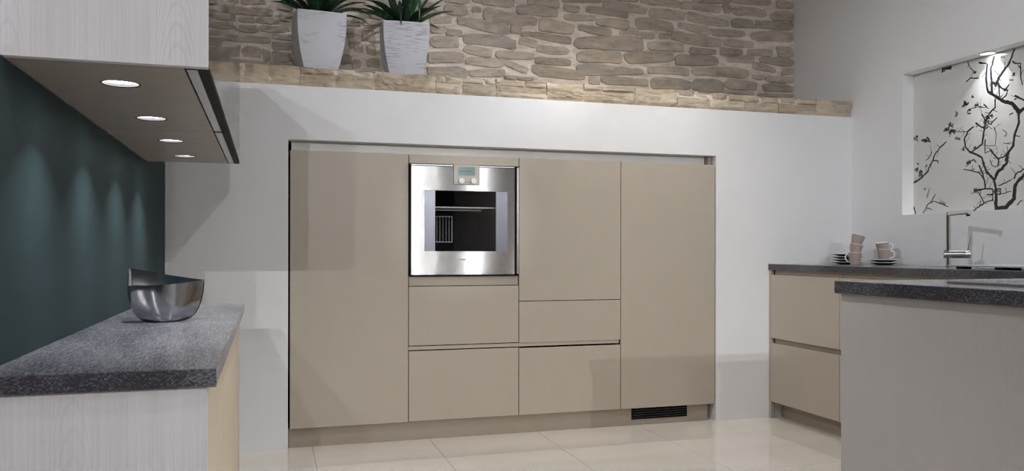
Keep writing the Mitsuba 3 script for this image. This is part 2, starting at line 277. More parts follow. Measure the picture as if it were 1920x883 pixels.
def stone_mesh(x0, z0, x1, z1, h, y, depth):
    c = V3((x0 + x1) / 2, (z0 + z1) / 2); a = math.atan2(z1 - z0, x1 - x0); L = math.hypot(x1 - x0, z1 - z0) / 2 + .004; h = h / 2 * 1.10 + .001
    n = 20; e = rng.uniform(.30, .55); pts = []; w1, w2 = rng.uniform(0, 6), rng.uniform(0, 6)
    tp, sk = rng.uniform(-.22, .22), rng.uniform(-.25, .25)
    for k in range(n):
        w = 2 * math.pi * (k + .5) / n
        cw, sw = math.cos(w), math.sin(w)
        u = math.copysign(abs(cw) ** e, cw); v = math.copysign(abs(sw) ** e, sw)
        u += sk * v * h / L * .8; v *= 1 + tp * u
        u *= 1 + rng.uniform(-.03, .02); v *= 1 + rng.uniform(-.06, .04) + .10 * math.sin(3 * w + w1) + .07 * math.sin(5 * w + w2)
        pts.append((L * u, h * v))
    pts = np.array(pts)
    V = []
    for s, dep in ((1.0, -.002), (.985, depth * .55), (.93, depth * .95)):
        inset = h * (1 - s) * 1.2
        q = pts * np.array([1 - inset / L, 1 - inset / h])
        for p in q: V.append((p[0], dep + (rng.uniform(-.003, .003) if s < 1 else 0), p[1]))
    mid = len(V)
    for fx in (-.5, .1, .55): V.append((fx * L, depth + rng.uniform(-.003, .005), rng.uniform(-.15, .15) * h))
    V = np.array(V); F = []
    for r in (0, 1):
        for j in range(n):
            p, q = r * n + j, r * n + (j + 1) % n
            F += [[p, q, q + n], [p, q + n, p + n]]
    ring = [2 * n + j for j in range(n)]
    near = [mid + int(np.argmin(np.abs(V[mid:, 0] - V[i, 0]))) for i in ring]
    for j in range(n):
        i, i2 = ring[j], ring[(j + 1) % n]; m, m2 = near[j], near[(j + 1) % n]
        F.append([i, i2, m])
        if m != m2: F.append([i2, m2, m])
    X = np.stack([c[0] + V[:, 0] * math.cos(a) - V[:, 2] * math.sin(a), y - V[:, 1], c[1] + V[:, 0] * math.sin(a) + V[:, 2] * math.cos(a)], 1)
    m = trimesh.Trimesh(X, F, process=False)
    return m
for s in STONES.split(';'):
    x0, z0, x1, z1, h = (float(v) / 1000 for v in s.split(','))
    obj('stone', stone_mesh(x0, z0, x1, z1, h, YS, rng.uniform(.007, .013)), rng.choice(['stone_a', 'stone_b', 'stone_c', 'stone_a']), wu, smooth=40)

# stone ledge on the low wall
led = thing('stone_ledge', 'long ledge of buff split stone capping the low white wall', 'ledge')
LZ = HLEDGE + .0006
obj('bed', box(XL, XW - .004, D + .012, YS - .026, LZ, HTOP - .012), 'mortar', led)
def block(x0, x1, z0, z1, y0, y1):
    nx, nz = max(5, int((x1 - x0) / .022)), 6
    xs, zs = np.linspace(x0, x1, nx), np.linspace(z0, z1, nz); V, F = [], []
    ph = rng.uniform(0, 50)
    for i, x in enumerate(xs):
        for k, z in enumerate(zs):
            e = min(i, nx - 1 - i, k, nz - 1 - k)
            b = .020 * meshkit.noise(V3(x * 8 + ph, z * 26, 1.)) + .014 * abs(meshkit.noise(V3(x * 17 + ph, z * 45 + x * 5, 4.)) - .5)
            V.append((x, y0 + (.009 if e == 0 else 0) - b + .014, z + (0 if 0 < k < nz - 1 else (.006 * (meshkit.noise(V3(x * 14 + ph, 0., k)) - .5)) * (k > 0))))
    for i in range(nx - 1):
        for k in range(nz - 1):
            a = i * nz + k; F += [[a, a + nz, a + nz + 1], [a, a + nz + 1, a + 1]]
    m0 = len(V)
    border = [i * nz for i in range(nx)] + [(nx - 1) * nz + k for k in range(1, nz)] + [i * nz + nz - 1 for i in range(nx - 2, -1, -1)] + [k for k in range(nz - 2, 0, -1)]
    for i in border: V.append((V[i][0], y1, V[i][2]))
    nb = len(border)
    for j in range(nb):
        a, b = border[j], border[(j + 1) % nb]; c, d = m0 + j, m0 + (j + 1) % nb
        F += [[a, d, b], [a, c, d]]
    V.append(((x0 + x1) / 2, y1, (z0 + z1) / 2)); q = len(V) - 1
    for j in range(nb): F.append([m0 + (j + 1) % nb, m0 + j, q])
    m = trimesh.Trimesh(V, F, process=False); m.fix_normals(); return m
seams = [-.78, -.50, -.26, -.106, .005, .155, .325, .525, .845, .99, 1.175, 1.46, 1.68, 1.99, 2.255, 2.47, 2.70, 2.93, 3.20, XW - .005]
for a, b in zip(seams[:-1], seams[1:]):
    s = rng.random(); g = .0022
    if s < .70 and b - a > .12:
        zc = HLEDGE + rng.uniform(.055, .070); xm = a + (b - a) * rng.uniform(.35, .65)
        obj('stone', block(a + g, b - g, LZ, zc - .002, D - .004, D + .30), rng.choice(['ledge_a', 'ledge_b', 'ledge_c']), led, smooth=30)
        obj('stone', block(a + g, xm - g, zc, HTOP + rng.uniform(-.004, .002), D + .001, D + .33), rng.choice(['ledge_a', 'ledge_b', 'ledge_c']), led, smooth=30)
        obj('stone', block(xm + g, b - g, zc, HTOP + rng.uniform(-.006, .000), D + .002, D + .33), rng.choice(['ledge_a', 'ledge_b', 'ledge_c']), led, smooth=30)
    else:
        obj('stone', block(a + g, b - g, LZ, HTOP + rng.uniform(-.005, .002), D - .004, D + .32), rng.choice(['ledge_a', 'ledge_b', 'ledge_c']), led, smooth=30)
    for k in range(1):
        obj('cap_stone', box(a + g, b - g, D + .336, YS - .03, HTOP - .0115, HTOP - .002, .002), rng.choice(['ledge_a', 'ledge_b', 'ledge_c']), led)

# ------------------------------------------------------------------ built-in cabinets
FR, BK = D + .002, D + .021       # door front, door back
def front(name, x0, x1, z0, z1, parent):
    return obj(name, box(x0 + .0018, x1 - .0018, FR, BK, z0, z1, .0012), 'cabinet_beige', parent)
XS = [X0 + PITCH * k for k in range(5)]
def carcass(k, parent, holes=None):
    a, b = XS[k] + .002, XS[k + 1] - .002
    parts = [box(a, a + .016, BK + .003, YS - .04, .10, 1.490), box(b - .016, b, BK + .003, YS - .04, .10, 1.490), box(a, b, YS - .056, YS - .04, .10, 1.490),
             box(a, b, BK + .003, YS - .04, .10, .116), box(a, b, BK + .003, YS - .04, 1.474, 1.490)]
    if holes: parts += [box(a, b, BK + .003, YS - .04, z, z + .016) for z in holes]
    obj('body', cat(parts), 'carcass', parent)
c1 = thing('tall_cabinet', 'tall beige cabinet with a plain full-height door at the left end of the built-in row', 'cabinet')
carcass(0, c1); front('door', XS[0] + .0035, XS[1], .101, 1.4936, c1)
c2 = thing('oven_cabinet', 'beige cabinet housing the steel oven above two wide drawers', 'cabinet')
carcass(1, c2, [.84, .475])
front('top_panel', XS[1], XS[2], 1.4475, 1.4936, c2)
front('drawer', XS[1], XS[2], .497, .805, c2); front('drawer', XS[1], XS[2], .103, .468, c2)
obj('filler_strip', box(XS[1] + .003, XS[2] - .003, FR + .008, BK + .002, .8075, .857, .001), 'filler_taupe', c2, label='greyer strip under the oven')
c3 = thing('larder_cabinet', 'beige cabinet with a tall door over two drawers, right of the oven', 'cabinet')
carcass(2, c3, [.70, .475]); front('door', XS[2], XS[3], .7205, 1.4936, c3)
front('drawer', XS[2], XS[3], .493, .7172, c3); front('drawer', XS[2], XS[3], .102, .4645, c3)
c4 = thing('tall_cabinet', 'tall beige cabinet with a full-height door above the black vent grille', 'cabinet')
carcass(3, c4); front('door', XS[3], XS[4] - .002, .1012, 1.4936, c4)
single('grip_rail', box(XS[1] + .002, XS[3] - .006, FR + .012, FR + .018, .4725, .4925, .001), 'rail_beige', 'recessed pale beige grip rail running between the upper and lower drawers of the built-in row', 'rail')
ru = thing('top_rail', 'long recessed pale strip above the doors of the built-in cabinets', 'rail')
obj('strip', box(X0 + .012, X0 + 2.37, D + .075, D + .085, 1.4925, 1.5465, .0015), 'rail_light', ru)
obj('end_block', box(X0 + 2.374, X0 + 2.392, D + .04, D + .085, 1.4925, 1.5465, .001), 'plinth_taupe', ru)
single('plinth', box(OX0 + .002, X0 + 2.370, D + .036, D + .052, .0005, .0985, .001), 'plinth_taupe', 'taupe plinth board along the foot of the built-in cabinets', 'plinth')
vg = thing('vent_grille', 'black slatted vent grille in the plinth under the right tall cabinet', 'grille')
VX0, VX1, VZ0, VZ1, VY = 1.985, 2.333, .034, .0975, D + .0355
obj('frame', cat([box(VX0, VX1, VY - .008, VY, VZ0, VZ0 + .003), box(VX0, VX1, VY - .008, VY, VZ1 - .003, VZ1), box(VX0, VX0 + .003, VY - .008, VY, VZ0, VZ1), box(VX1 - .003, VX1, VY - .008, VY, VZ0, VZ1),
                 box(VX0, VX1, VY - .0015, VY, VZ0, VZ1)]), 'black_matt', vg)
for k in range(4):
    z = VZ0 + .011 + k * .0135
    obj('slat', rot(box(VX0 + .003, VX1 - .003, VY - .009, VY - .002, z - .001, z + .0012, .0004), 25, [1, 0, 0], [0, VY - .005, z]), 'oven_side', vg)

# ------------------------------------------------------------------ oven
ov = thing('oven', 'built-in stainless steel oven with a black window and a small control panel on top', 'oven')
DX0, DX1, DZ0, DZ1 = .7115, 1.2715, .866, 1.4335
DY0, DY1 = D - .020, D + .004
def rectp(x0, x1, z0, z1): return Polygon([(x0, z0), (x1, z0), (x1, z1), (x0, z1)])
def plate(poly, y0, y1):
    m = extr(poly, y1 - y0)          # xy -> xz
    v = m.vertices.copy(); m = trimesh.Trimesh(np.stack([v[:, 0], y1 - v[:, 2], v[:, 1]], 1), m.faces, process=False); m.fix_normals(); return m
PX0, PX1, WX0, WX1, WZ0, WZ1 = .7825, 1.2325, .8392, 1.1686, .9895, 1.3075
dpl = rectp(DX0, DX1, DZ0, DZ1).difference(rectp(PX0, PX1, WZ0, WZ1)).difference(rectp(.9345, 1.0768, 1.339, 1.45))
m = plate(dpl, DY0, DY1)
mv, mf, _ = meshkit.arrays(m)
tri = mv[mf].reshape(-1, 3)
om = trimesh.Trimesh(tri, np.arange(len(tri)).reshape(-1, 3), process=False)
dr_ = obj('door', om, 'oven_steel', ov, uv=np.stack([tri[:, 0] + tri[:, 1], tri[:, 2]], 1))
obj('side_panel', box(PX0, WX0, DY0 + .005, DY1, WZ0, WZ1), 'oven_side', dr_, label='grey steel strip left of the window')
obj('side_panel', box(WX1, PX1, DY0 + .005, DY1, WZ0, WZ1), 'oven_side', dr_, label='grey steel strip right of the window')
obj('window', plate(rectp(WX0, WX1, WZ0, WZ1), DY0 + .0075, DY0 + .008), 'clear_pane', dr_, label='dark glass window')
obj('badge', box(.975, 1.000, DY0 - .0012, DY0, .9445, .9485), 'black_matt', dr_)
CY = D + .40
obj('cavity', cat([box(WX0 - .02, WX1 + .02, CY, CY + .01, WZ0 - .03, WZ1 + .03), box(WX0 - .02, WX0 - .01, DY1 + .002, CY, WZ0 - .03, WZ1 + .03), box(WX1 + .01, WX1 + .02, DY1 + .002, CY, WZ0 - .03, WZ1 + .03),
                  box(WX0 - .02, WX1 + .02, DY1 + .002, CY, WZ0 - .03, WZ0 - .02), box(WX0 - .02, WX1 + .02, DY1 + .002, CY, WZ1 + .02, WZ1 + .03)]), 'enamel', ov)
obj('rack', cat([cyl((WX0 - .009, D + .03, 1.222), (WX1 + .009, D + .03, 1.222), .0035, 8), cyl((WX0 - .009, D + .34, 1.222), (WX1 + .009, D + .34, 1.222), .0035, 8)] +
                [cyl((WX0 + .005 + k * .0135, D + .03, 1.225), (WX0 + .005 + k * .0135, D + .34, 1.225), .0016, 6) for k in range(24)]), 'rack_wire', ov)
FX0, FX1, FZ0, FZ1 = .875, 1.02, 1.04, 1.19
obj('reflection_frame', cat([box(FX0, FX1, CY - .012, CY - .001, FZ0, FZ0 + .004), box(FX0, FX1, CY - .012, CY - .001, FZ1 - .004, FZ1), box(FX0, FX0 + .004, CY - .012, CY - .001, FZ0, FZ1), box(FX1 - .004, FX1, CY - .012, CY - .001, FZ0, FZ1)] +
                     [box(FX0 + .018 * k, FX0 + .018 * k + .002, CY - .008, CY - .001, FZ0, FZ1) for k in range(1, 8)]), 'rack_wire', ov)  # pale bars shaped after a square reflection in the oven window
obj('side_trim', box(1.2845, 1.2968, DY0 + .004, D + .02, .868, 1.440, .001), 'satin_steel', ov)
obj('top_trim', cat([box(.712, .9335, DY0 + .004, D + .02, 1.4365, 1.4425, .0006), box(1.0778, 1.2715, DY0 + .004, D + .02, 1.4365, 1.4425, .0006)]), 'satin_steel', ov)
obj('gap_lining', cat([plate(rectp(.7065, 1.2985, .859, 1.4455).difference(rectp(WX0 - .019, WX1 + .019, WZ0 - .029, WZ1 + .029)), D + .022, D + .028), box(.7055, .7095, DY0 + .003, D + .02, .864, 1.443), box(1.2725, 1.2838, DY1 + .004, D + .02, .868, 1.440), box(.712, 1.2968, DY0 + .004, D + .02, .8585, .8635)]), 'black_matt', ov)
cp = obj('control_panel', box(.9356, 1.0757, DY0 - .004, D + .01, 1.3405, 1.4445, .0015), 'control_plate', ov)
obj('display', box(.9605, 1.0505, DY0 - .0055, DY0 - .004, 1.389, 1.434, .0004), 'display_teal', cp)
obj('readout', cat([box(.972 + .012 * k, .980 + .012 * k, DY0 - .0062, DY0 - .0055, 1.409, 1.4135) for k in range(5)]), 'display_ink', cp)
for kx in (.9755, 1.0410):
    obj('knob', cyl((kx, DY0 - .004, 1.3605), (kx, DY0 - .019, 1.3605), .0155, 28, .0145), 'knob_white', cp, smooth=40)
for kx in (.998, 1.008, 1.018):
    obj('button', box(kx - .0035, kx + .0035, DY0 - .0065, DY0 - .004, 1.350, 1.356, .0005), 'plinth_taupe', cp)

HH = 1.3546
# ------------------------------------------------------------------ left: sideboard, teal panel, wall cabinets
single('splashback', cat([box(XP - .0055, XP, 1.66, 3.5775, .02, HH - .0012), box(XP - .0055, XP, 3.5775, D - .0006, .02, 1.895)]), 'teal_glass', 'dark teal satin panel covering the partition behind the sideboard', 'wall panel')
XC, HC, YC0, YC1 = -.0874, .7856, 1.5452, 3.375
single('worktop', box(XP + .0006, XC, YC0, YC1, HC - .034, HC, .0015), 'worktop_grey', 'grey scuffed worktop with the steel bowl on it, against the teal panel', 'worktop')
sb = thing('sideboard', 'low sideboard under the grey worktop on the left, pale grained end panel', 'sideboard')
ZT = HC - .0345
obj('end_panel', box(XP + .001, XC - .016, YC0 + .018, YC0 + .037, .0005, ZT, .001), 'wood_pale', sb, label='pale lilac-grey panel with vertical wood grain')
obj('end_panel', box(XP + .001, XC - .016, YC1 - .075, YC1 - .056, .0005, ZT, .001), 'wood_pale', sb)
obj('body', box(XP + .001, XC - .040, YC0 + .038, YC1 - .0765, .08, ZT - .025), 'carcass', sb)
ys = np.linspace(YC0 + .038, YC1 - .0765, 4)
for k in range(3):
    obj('door', box(XC - .0385, XC - .0185, ys[k] + .0015, ys[k + 1] - .0015, .085, ZT - .012, .001), 'front_beige_lit', sb, label='door facing the aisle, beige lightened as if strongly lit')
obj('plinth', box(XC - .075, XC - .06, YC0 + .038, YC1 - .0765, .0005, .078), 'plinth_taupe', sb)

XH, HH, YH0, YH1, HHT = -.1124, 1.3546, 1.6995, 3.5767, 1.8460
YM = 2.632
names = [('pale wood-ended wall cabinet with mirror-gloss front, nearest over the sideboard', YH0, YM, (1.9188, 2.4045)), ('mirror-gloss fronted wall cabinet hung at the far end of the teal panel', YM, YH1, (2.8821, 3.3454))]
for q, (lb, a, b, lamps) in enumerate(names):
    wc = thing('wall_cabinet', lb, 'cabinet')
    a2 = a + (.0215 if q == 0 else .001); b2 = b - .001
    holes = shapely.union_all([Point(-.3035, y).buffer(.0385, 32) for y in lamps])
    bp = shapely.box(XP + .002, a2, XH - .046, b2).difference(holes)
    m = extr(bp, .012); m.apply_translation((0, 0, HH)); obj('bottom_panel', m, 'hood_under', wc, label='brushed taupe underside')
    obj('body', box(XP + .001, XH - .024, a2, b2, HH + .0125, HHT - .002), 'carcass', wc)
    obj('grip_profile', box(XH - .0425, XH - .0222, a2 + .014, b2 - .012, HH + .001, HH + .011), 'aluminium', wc, label='metal grip profile in the underside')
    obj('grip_channel', cat([box(XH - .0455, XH - .0430, a2, b2, HH + .0002, HH + .012), box(XH - .0430, XH - .022, a2, a2 + .013, HH + .001, HH + .012), box(XH - .0430, XH - .022, b2 - .011, b2, HH + .001, HH + .012)]), 'black_matt', wc)
    obj('lower_edge', box(XH - .0215, XH - .0005, a2, b2, HH, HH + .010, .0008), 'black_matt', wc, label='black lower door edge')
    obj('upper_edge', box(XH - .009, XH - .0003, a2 + .001, b2 - .001, HHT + .0002, HHT + .013, .0006), 'satin_steel', wc, label='thin bright upper door edge')
    obj('door', box(XH - .0215, XH, a2 + .0005, b2 - .0005, HH + .0105, HHT, .0006), 'door_mirror', wc, label='mirror-gloss dark door')
    if q == 0:
        obj('end_panel', box(XP - .0054, XH, a, a + .02, HH, HHT, .0008), 'wood_pale', wc, label='pale end panel with vertical wood grain')
    for y in lamps:
        lamp = obj('downlight', lathe([(.0345, .0098), (.0362, .0), (.0402, -.0012), (.0402, .0001), (.0375, .0008), (.0365, .0112)], 40, (-.3035, y, HH)), 'lamp_dark', wc, smooth=40)
        obj('lens', disc((-.3035, y, HH + .0055), .0345), 'lamp_lens', lamp, emitter=emit(HOOD_LAMP, NEUTRAL))
        spot((-.3035, y, HH + .0048), (-.3035, y, 0), HOOD_BEAM, 50, 14, NEUTRAL)

# the steel bowl
rh, dh = V3(.994, .110), V3(-.110, .994)
BC = V3(-.287, 2.590)
corners = [(V3(-.103, .072), .156), (V3(-.101, -.050), .108), (V3(.106, .004), .120)]
rim = []
seq = [(0, 1), (1, 2), (2, 0)]
for (i, j) in seq:
    (p, zp), (q, zq) = corners[i], corners[j]
    L = np.linalg.norm(q - p); nrm = V3((q - p)[1], -(q - p)[0]) / L
    if np.dot(nrm, (p + q) / 2) < 0: nrm = -nrm
    for t in np.arange(28) / 28:
        rim.append(((1 - t) * p + t * q + nrm * (0. if i == 0 else .026) * L / .21 * math.sin(math.pi * t), (1 - t) * zp + t * zq - .004 * math.sin(math.pi * t)))
def bowl_shell(sc, z0):
    V = []; N = 18
    for k in range(N + 1):
        t = k / N * math.pi / 2
        rr, zz = math.sin(t) ** .66, (1 - math.cos(t)) ** .95
        for (p, z) in rim:
            d = p / np.linalg.norm(p); base = d * .034
            w = min(1, rr * 1.0)
            c = base * (1 - w) + p * w * 1.0
            c = c * sc
            P = BC + rh * c[0] + dh * c[1]
            V.append((P[0], P[1], HC + .0006 + z0 + (z - z0) * zz))
    return V
n = len(rim); Vo = bowl_shell(1., 0); Vi = bowl_shell(.975, .003)
F = grid_faces(19, n); nv = len(Vo)
Fi = [[a + nv, c + nv, b + nv] for a, b, c in grid_faces(19, n)]
Fr = []
for j in range(n):
    a, b = 18 * n + j, 18 * n + (j + 1) % n; Fr += [[a, b, b + nv], [a, b + nv, a + nv]]
V = Vo + Vi + [(BC[0], BC[1], HC + .0006), (BC[0], BC[1], HC + .0036)]
for j in range(n):
    Fr.append([len(V) - 2, (j + 1) % n, j]); Fr.append([len(V) - 1, nv + j, nv + (j + 1) % n])
bm = trimesh.Trimesh(V, F + Fi + Fr, process=False); bm.fix_normals()
single('bowl', bm, 'bowl_steel', 'polished steel bowl with a slanted pointed rim standing on the grey worktop', 'bowl', smooth=35)

# ------------------------------------------------------------------ right: base cabinets and peninsula
XR, HR = 2.8573, .9148
XI, YI, YIN = 1.4842, 1.8741, .96
single('worktop', box(XR, XW - .0008, YI + .0006, D - .0008, HR - .0345, HR, .0015), 'worktop_grey', 'dark grey worktop along the right wall carrying the faucet and cups', 'worktop')
single('worktop', box(XI, XW - .0008, YIN, YI, HR - .0345, HR, .0015), 'worktop_grey', 'dark grey worktop of the peninsula at the right edge', 'worktop')
single('filler_panel', box(XR + .006, XR + .024, D - .022, D - .001, .0005, HR - .035, .0008), 'filler_taupe', 'narrow taupe filler strip between the right base cabinet and the white wall', 'panel')
for q, (y1, y0, lb) in enumerate(((D - .023, D - .623, 'beige base cabinet with two drawers against the white wall, under the cups'), (D - .624, D - 1.224, 'beige drawer cabinet under the faucet, half hidden by the peninsula'), (D - 1.225, YI + .03, 'beige base cabinet in the corner behind the peninsula'))):
    b = thing('base_cabinet', lb, 'cabinet')
    obj('body', box(XR + .045, XW - .01, y0 + .001, y1 - .001, .10, HR - .036), 'carcass', b)
    obj('drawer', box(XR + .004, XR + .023, y0 + .0015, y1 - .0015, .4775, .852, .001), 'cabinet_beige', b)
    obj('drawer', box(XR + .004, XR + .023, y0 + .0015, y1 - .0015, .1005, .4475, .001), 'cabinet_beige', b)
    obj('grip_rail', box(XR + .030, XR + .036, y0 + .001, y1 - .001, .850, HR - .036), 'plinth_taupe', b)
    obj('grip_rail', box(XR + .030, XR + .036, y0 + .001, y1 - .001, .445, .480), 'plinth_taupe', b)
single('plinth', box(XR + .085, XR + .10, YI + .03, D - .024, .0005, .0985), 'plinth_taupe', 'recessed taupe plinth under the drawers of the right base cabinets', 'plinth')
pen = thing('peninsula', 'peninsula cabinet with a plain greyish wood end panel at the right edge', 'cabinet')
obj('end_panel', box(XI + .013, XI + .033, YIN + .02, YI - .012, .0005, HR - .035, .001), 'wood_grey', pen, label='wide greyish panel with faint vertical grain')
obj('body', box(XI + .034, XR + .5, YIN + .03, YI - .022, .0005, HR - .036), 'cabinet_beige', pen)

hob = thing('cooktop', 'flat black cooktop with a bright steel rim let into the peninsula worktop', 'cooktop')
HX0, HX1, HY0, HY1 = 1.640, 2.40, 1.13, 1.645
obj('glass', box(HX0 + .008, HX1 - .008, HY0 + .008, HY1 - .008, HR, HR + .004), 'black_gloss', hob)
obj('rim', cat([box(HX0, HX1, HY1 - .008, HY1, HR, HR + .006, .001), box(HX0, HX1, HY0, HY0 + .008, HR, HR + .006, .001), box(HX0, HX0 + .008, HY0, HY1, HR, HR + .006, .001), box(HX1 - .008, HX1, HY0, HY1, HR, HR + .006, .001)]), 'satin_steel', hob)

gl = thing('cutting_board', 'flat greenish glass board on small black feet beside the faucet', 'cutting board')
GX0, GX1, GY0, GY1 = 2.98, 3.33, 2.35, 2.985
obj('glass', box(GX0, GX1, GY0, GY1, HR + .010, HR + .017, .001), 'green_glass', gl)
for gx in (GX0 + .03, GX1 - .03):
    for gy in (GY0 + .05, GY0 + .37, GY1 - .06):
        obj('foot', box(gx - .022, gx + .022, gy - .022, gy + .022, HR + .0002, HR + .0098, .001), 'black_matt', gl)

# faucet
fa = thing('faucet', 'angular brushed steel faucet standing on the right worktop before the niche', 'faucet')
FXc, FYc, FT = 3.27, 3.272, 1.182
sd = V3(-.33, -.944)
obj('spout', cat([cyl((FXc, FYc, HR), (FXc, FYc, FT + .006), .0130, 28), cyl((FXc - .4 * .0135 * sd[0], FYc - .4 * .0135 * sd[1], FT - .003), (FXc + .205 * sd[0], FYc + .205 * sd[1], FT - .002), .0105, 24)]), 'chrome', fa, smooth=40)
obj('base_ring', lathe([(0, 0), (.024, 0), (.024, .004), (.015, .007), (0, .007)], 28, (FXc, FYc, HR + .0002)), 'chrome', fa, smooth=40)
hx = V3(.80, -.60)
obj('mixer_body', cyl((FXc - .022 * hx[0], FYc - .022 * hx[1], .979), (FXc + .072 * hx[0], FYc + .072 * hx[1], .979), .0205, 28), 'chrome', fa, smooth=40)
kb = obj('handle', cyl((FXc + .074 * hx[0], FYc + .074 * hx[1], .979), (FXc + .096 * hx[0], FYc + .096 * hx[1], .979), .0205, 28), 'satin_steel', fa, smooth=40)
obj('lever', cyl((FXc + .086 * hx[0], FYc + .086 * hx[1], .997), (FXc + .102 * hx[0], FYc + .102 * hx[1], 1.068), .0038, 14), 'chrome', kb, smooth=40)
obj('aerator', cyl((FXc + .192 * sd[0], FYc + .192 * sd[1], FT - .012), (FXc + .192 * sd[0], FYc + .192 * sd[1], FT - .020), .0085, 18), 'black_matt', fa)

# cups and saucers
def cup(at, tilt=0, taxis=(0, 1, 0), hang=0, h=.068, rb=.026, rt=.036, lb='', grp=None):
    k = thing('cup', lb, 'cup', grp)
    x, y, z = at
    out = lathe([(0, 0), (rb - .002, 0), (rb, .002), (rt, h - .001)], 36)
    inn = lathe([(rt - .0002, h - .0012), (rt, h), (rt - .001, h + .0012), (rt - .0025, h), (rb - .0015, .005), (0, .004)], 36)
    hp = [(rb + (rt - rb) * .80 - .0015, 0, h * .80), (rt + .010, 0, h * .84), (rt + .018, 0, h * .68), (rt + .016, 0, h * .44), (rt + .006, 0, h * .27), (rb + .0015, 0, h * .22)]
    P = np.array(hp); tt = np.linspace(0, len(P) - 1, 22)
    hp = np.stack([np.interp(tt, np.arange(len(P)), P[:, i]) for i in range(3)], 1)
    for _ in range(2): hp[1:-1] = (hp[:-2] + 2 * hp[1:-1] + hp[2:]) / 4
    han = tube(hp, .0034, 10)
    for m in (out, inn, han):
        rot(m, hang, [0, 0, 1], [0, 0, 0]); rot(m, tilt, taxis, [0, 0, 0]); m.apply_translation((x, y, z))
    obj('body', out, 'cup_taupe', k, smooth=40); obj('lining', inn, 'china_white', k, smooth=40, label='white inside and rim'); obj('handle', han, 'china_white', k, smooth=50, label='white handle')
    return k
def saucer(at, r=.08, lb='', grp=None):
    x, y, z = at
    k = thing('saucer', lb, 'saucer', grp)
    obj('plate', lathe([(0, .0002), (r * .45, .0002), (r * .55, .002), (r * .97, .0125), (r * .97, .0135), (r * .55, .005), (0, .004)], 48, (x, y, z)), 'saucer_dark', k, smooth=40)
    obj('rim', lathe([(r * .97, .0122), (r, .0135), (r * .985, .0152), (r * .965, .0140)], 48, (x, y, z)), 'china_white', k, smooth=40, label='white rim')
    return k
A = V3(3.225, 3.895)
ax = (.3, .954, 0)
cup((A[0], A[1], HR + .0004), 0, ax, 160, lb='taupe cup at the bottom of the leaning three-cup tower')
cup((A[0] + .0, A[1], HR + .0490), 9, ax, 150, lb='taupe cup in the middle of the leaning three-cup tower')
cup((A[0] + .005, A[1], HR + .1025), 15, ax, 140, rt=.037, lb='topmost tilted taupe cup of the leaning three-cup tower')
B = V3(3.265, 4.005)
for i, lb in enumerate(('dark saucer at the bottom of the pile behind the cup tower', 'second dark saucer from the bottom in the pile behind the cup tower', 'third dark saucer from the bottom in the pile behind the cup tower', 'topmost dark saucer of the pile behind the cup tower')):
    saucer((B[0], B[1], HR + .0004 + .0155 * i), .092, lb)
Cc = V3(3.335, 3.79)
saucer((Cc[0], Cc[1], HR + .0004), .078, 'lower dark saucer under the pair of nested cups nearer the faucet')
saucer((Cc[0], Cc[1], HR + .0159), .078, 'upper dark saucer carrying the pair of nested cups nearer the faucet')
cup((Cc[0], Cc[1], HR + .0204), 0, ax, -40, lb='taupe cup standing on the upper saucer nearer the faucet')
cup((Cc[0] + .001, Cc[1], HR + .0595), -10, ax, -30, lb='taupe cup nested tilted in the cup on the saucers nearer the faucet')

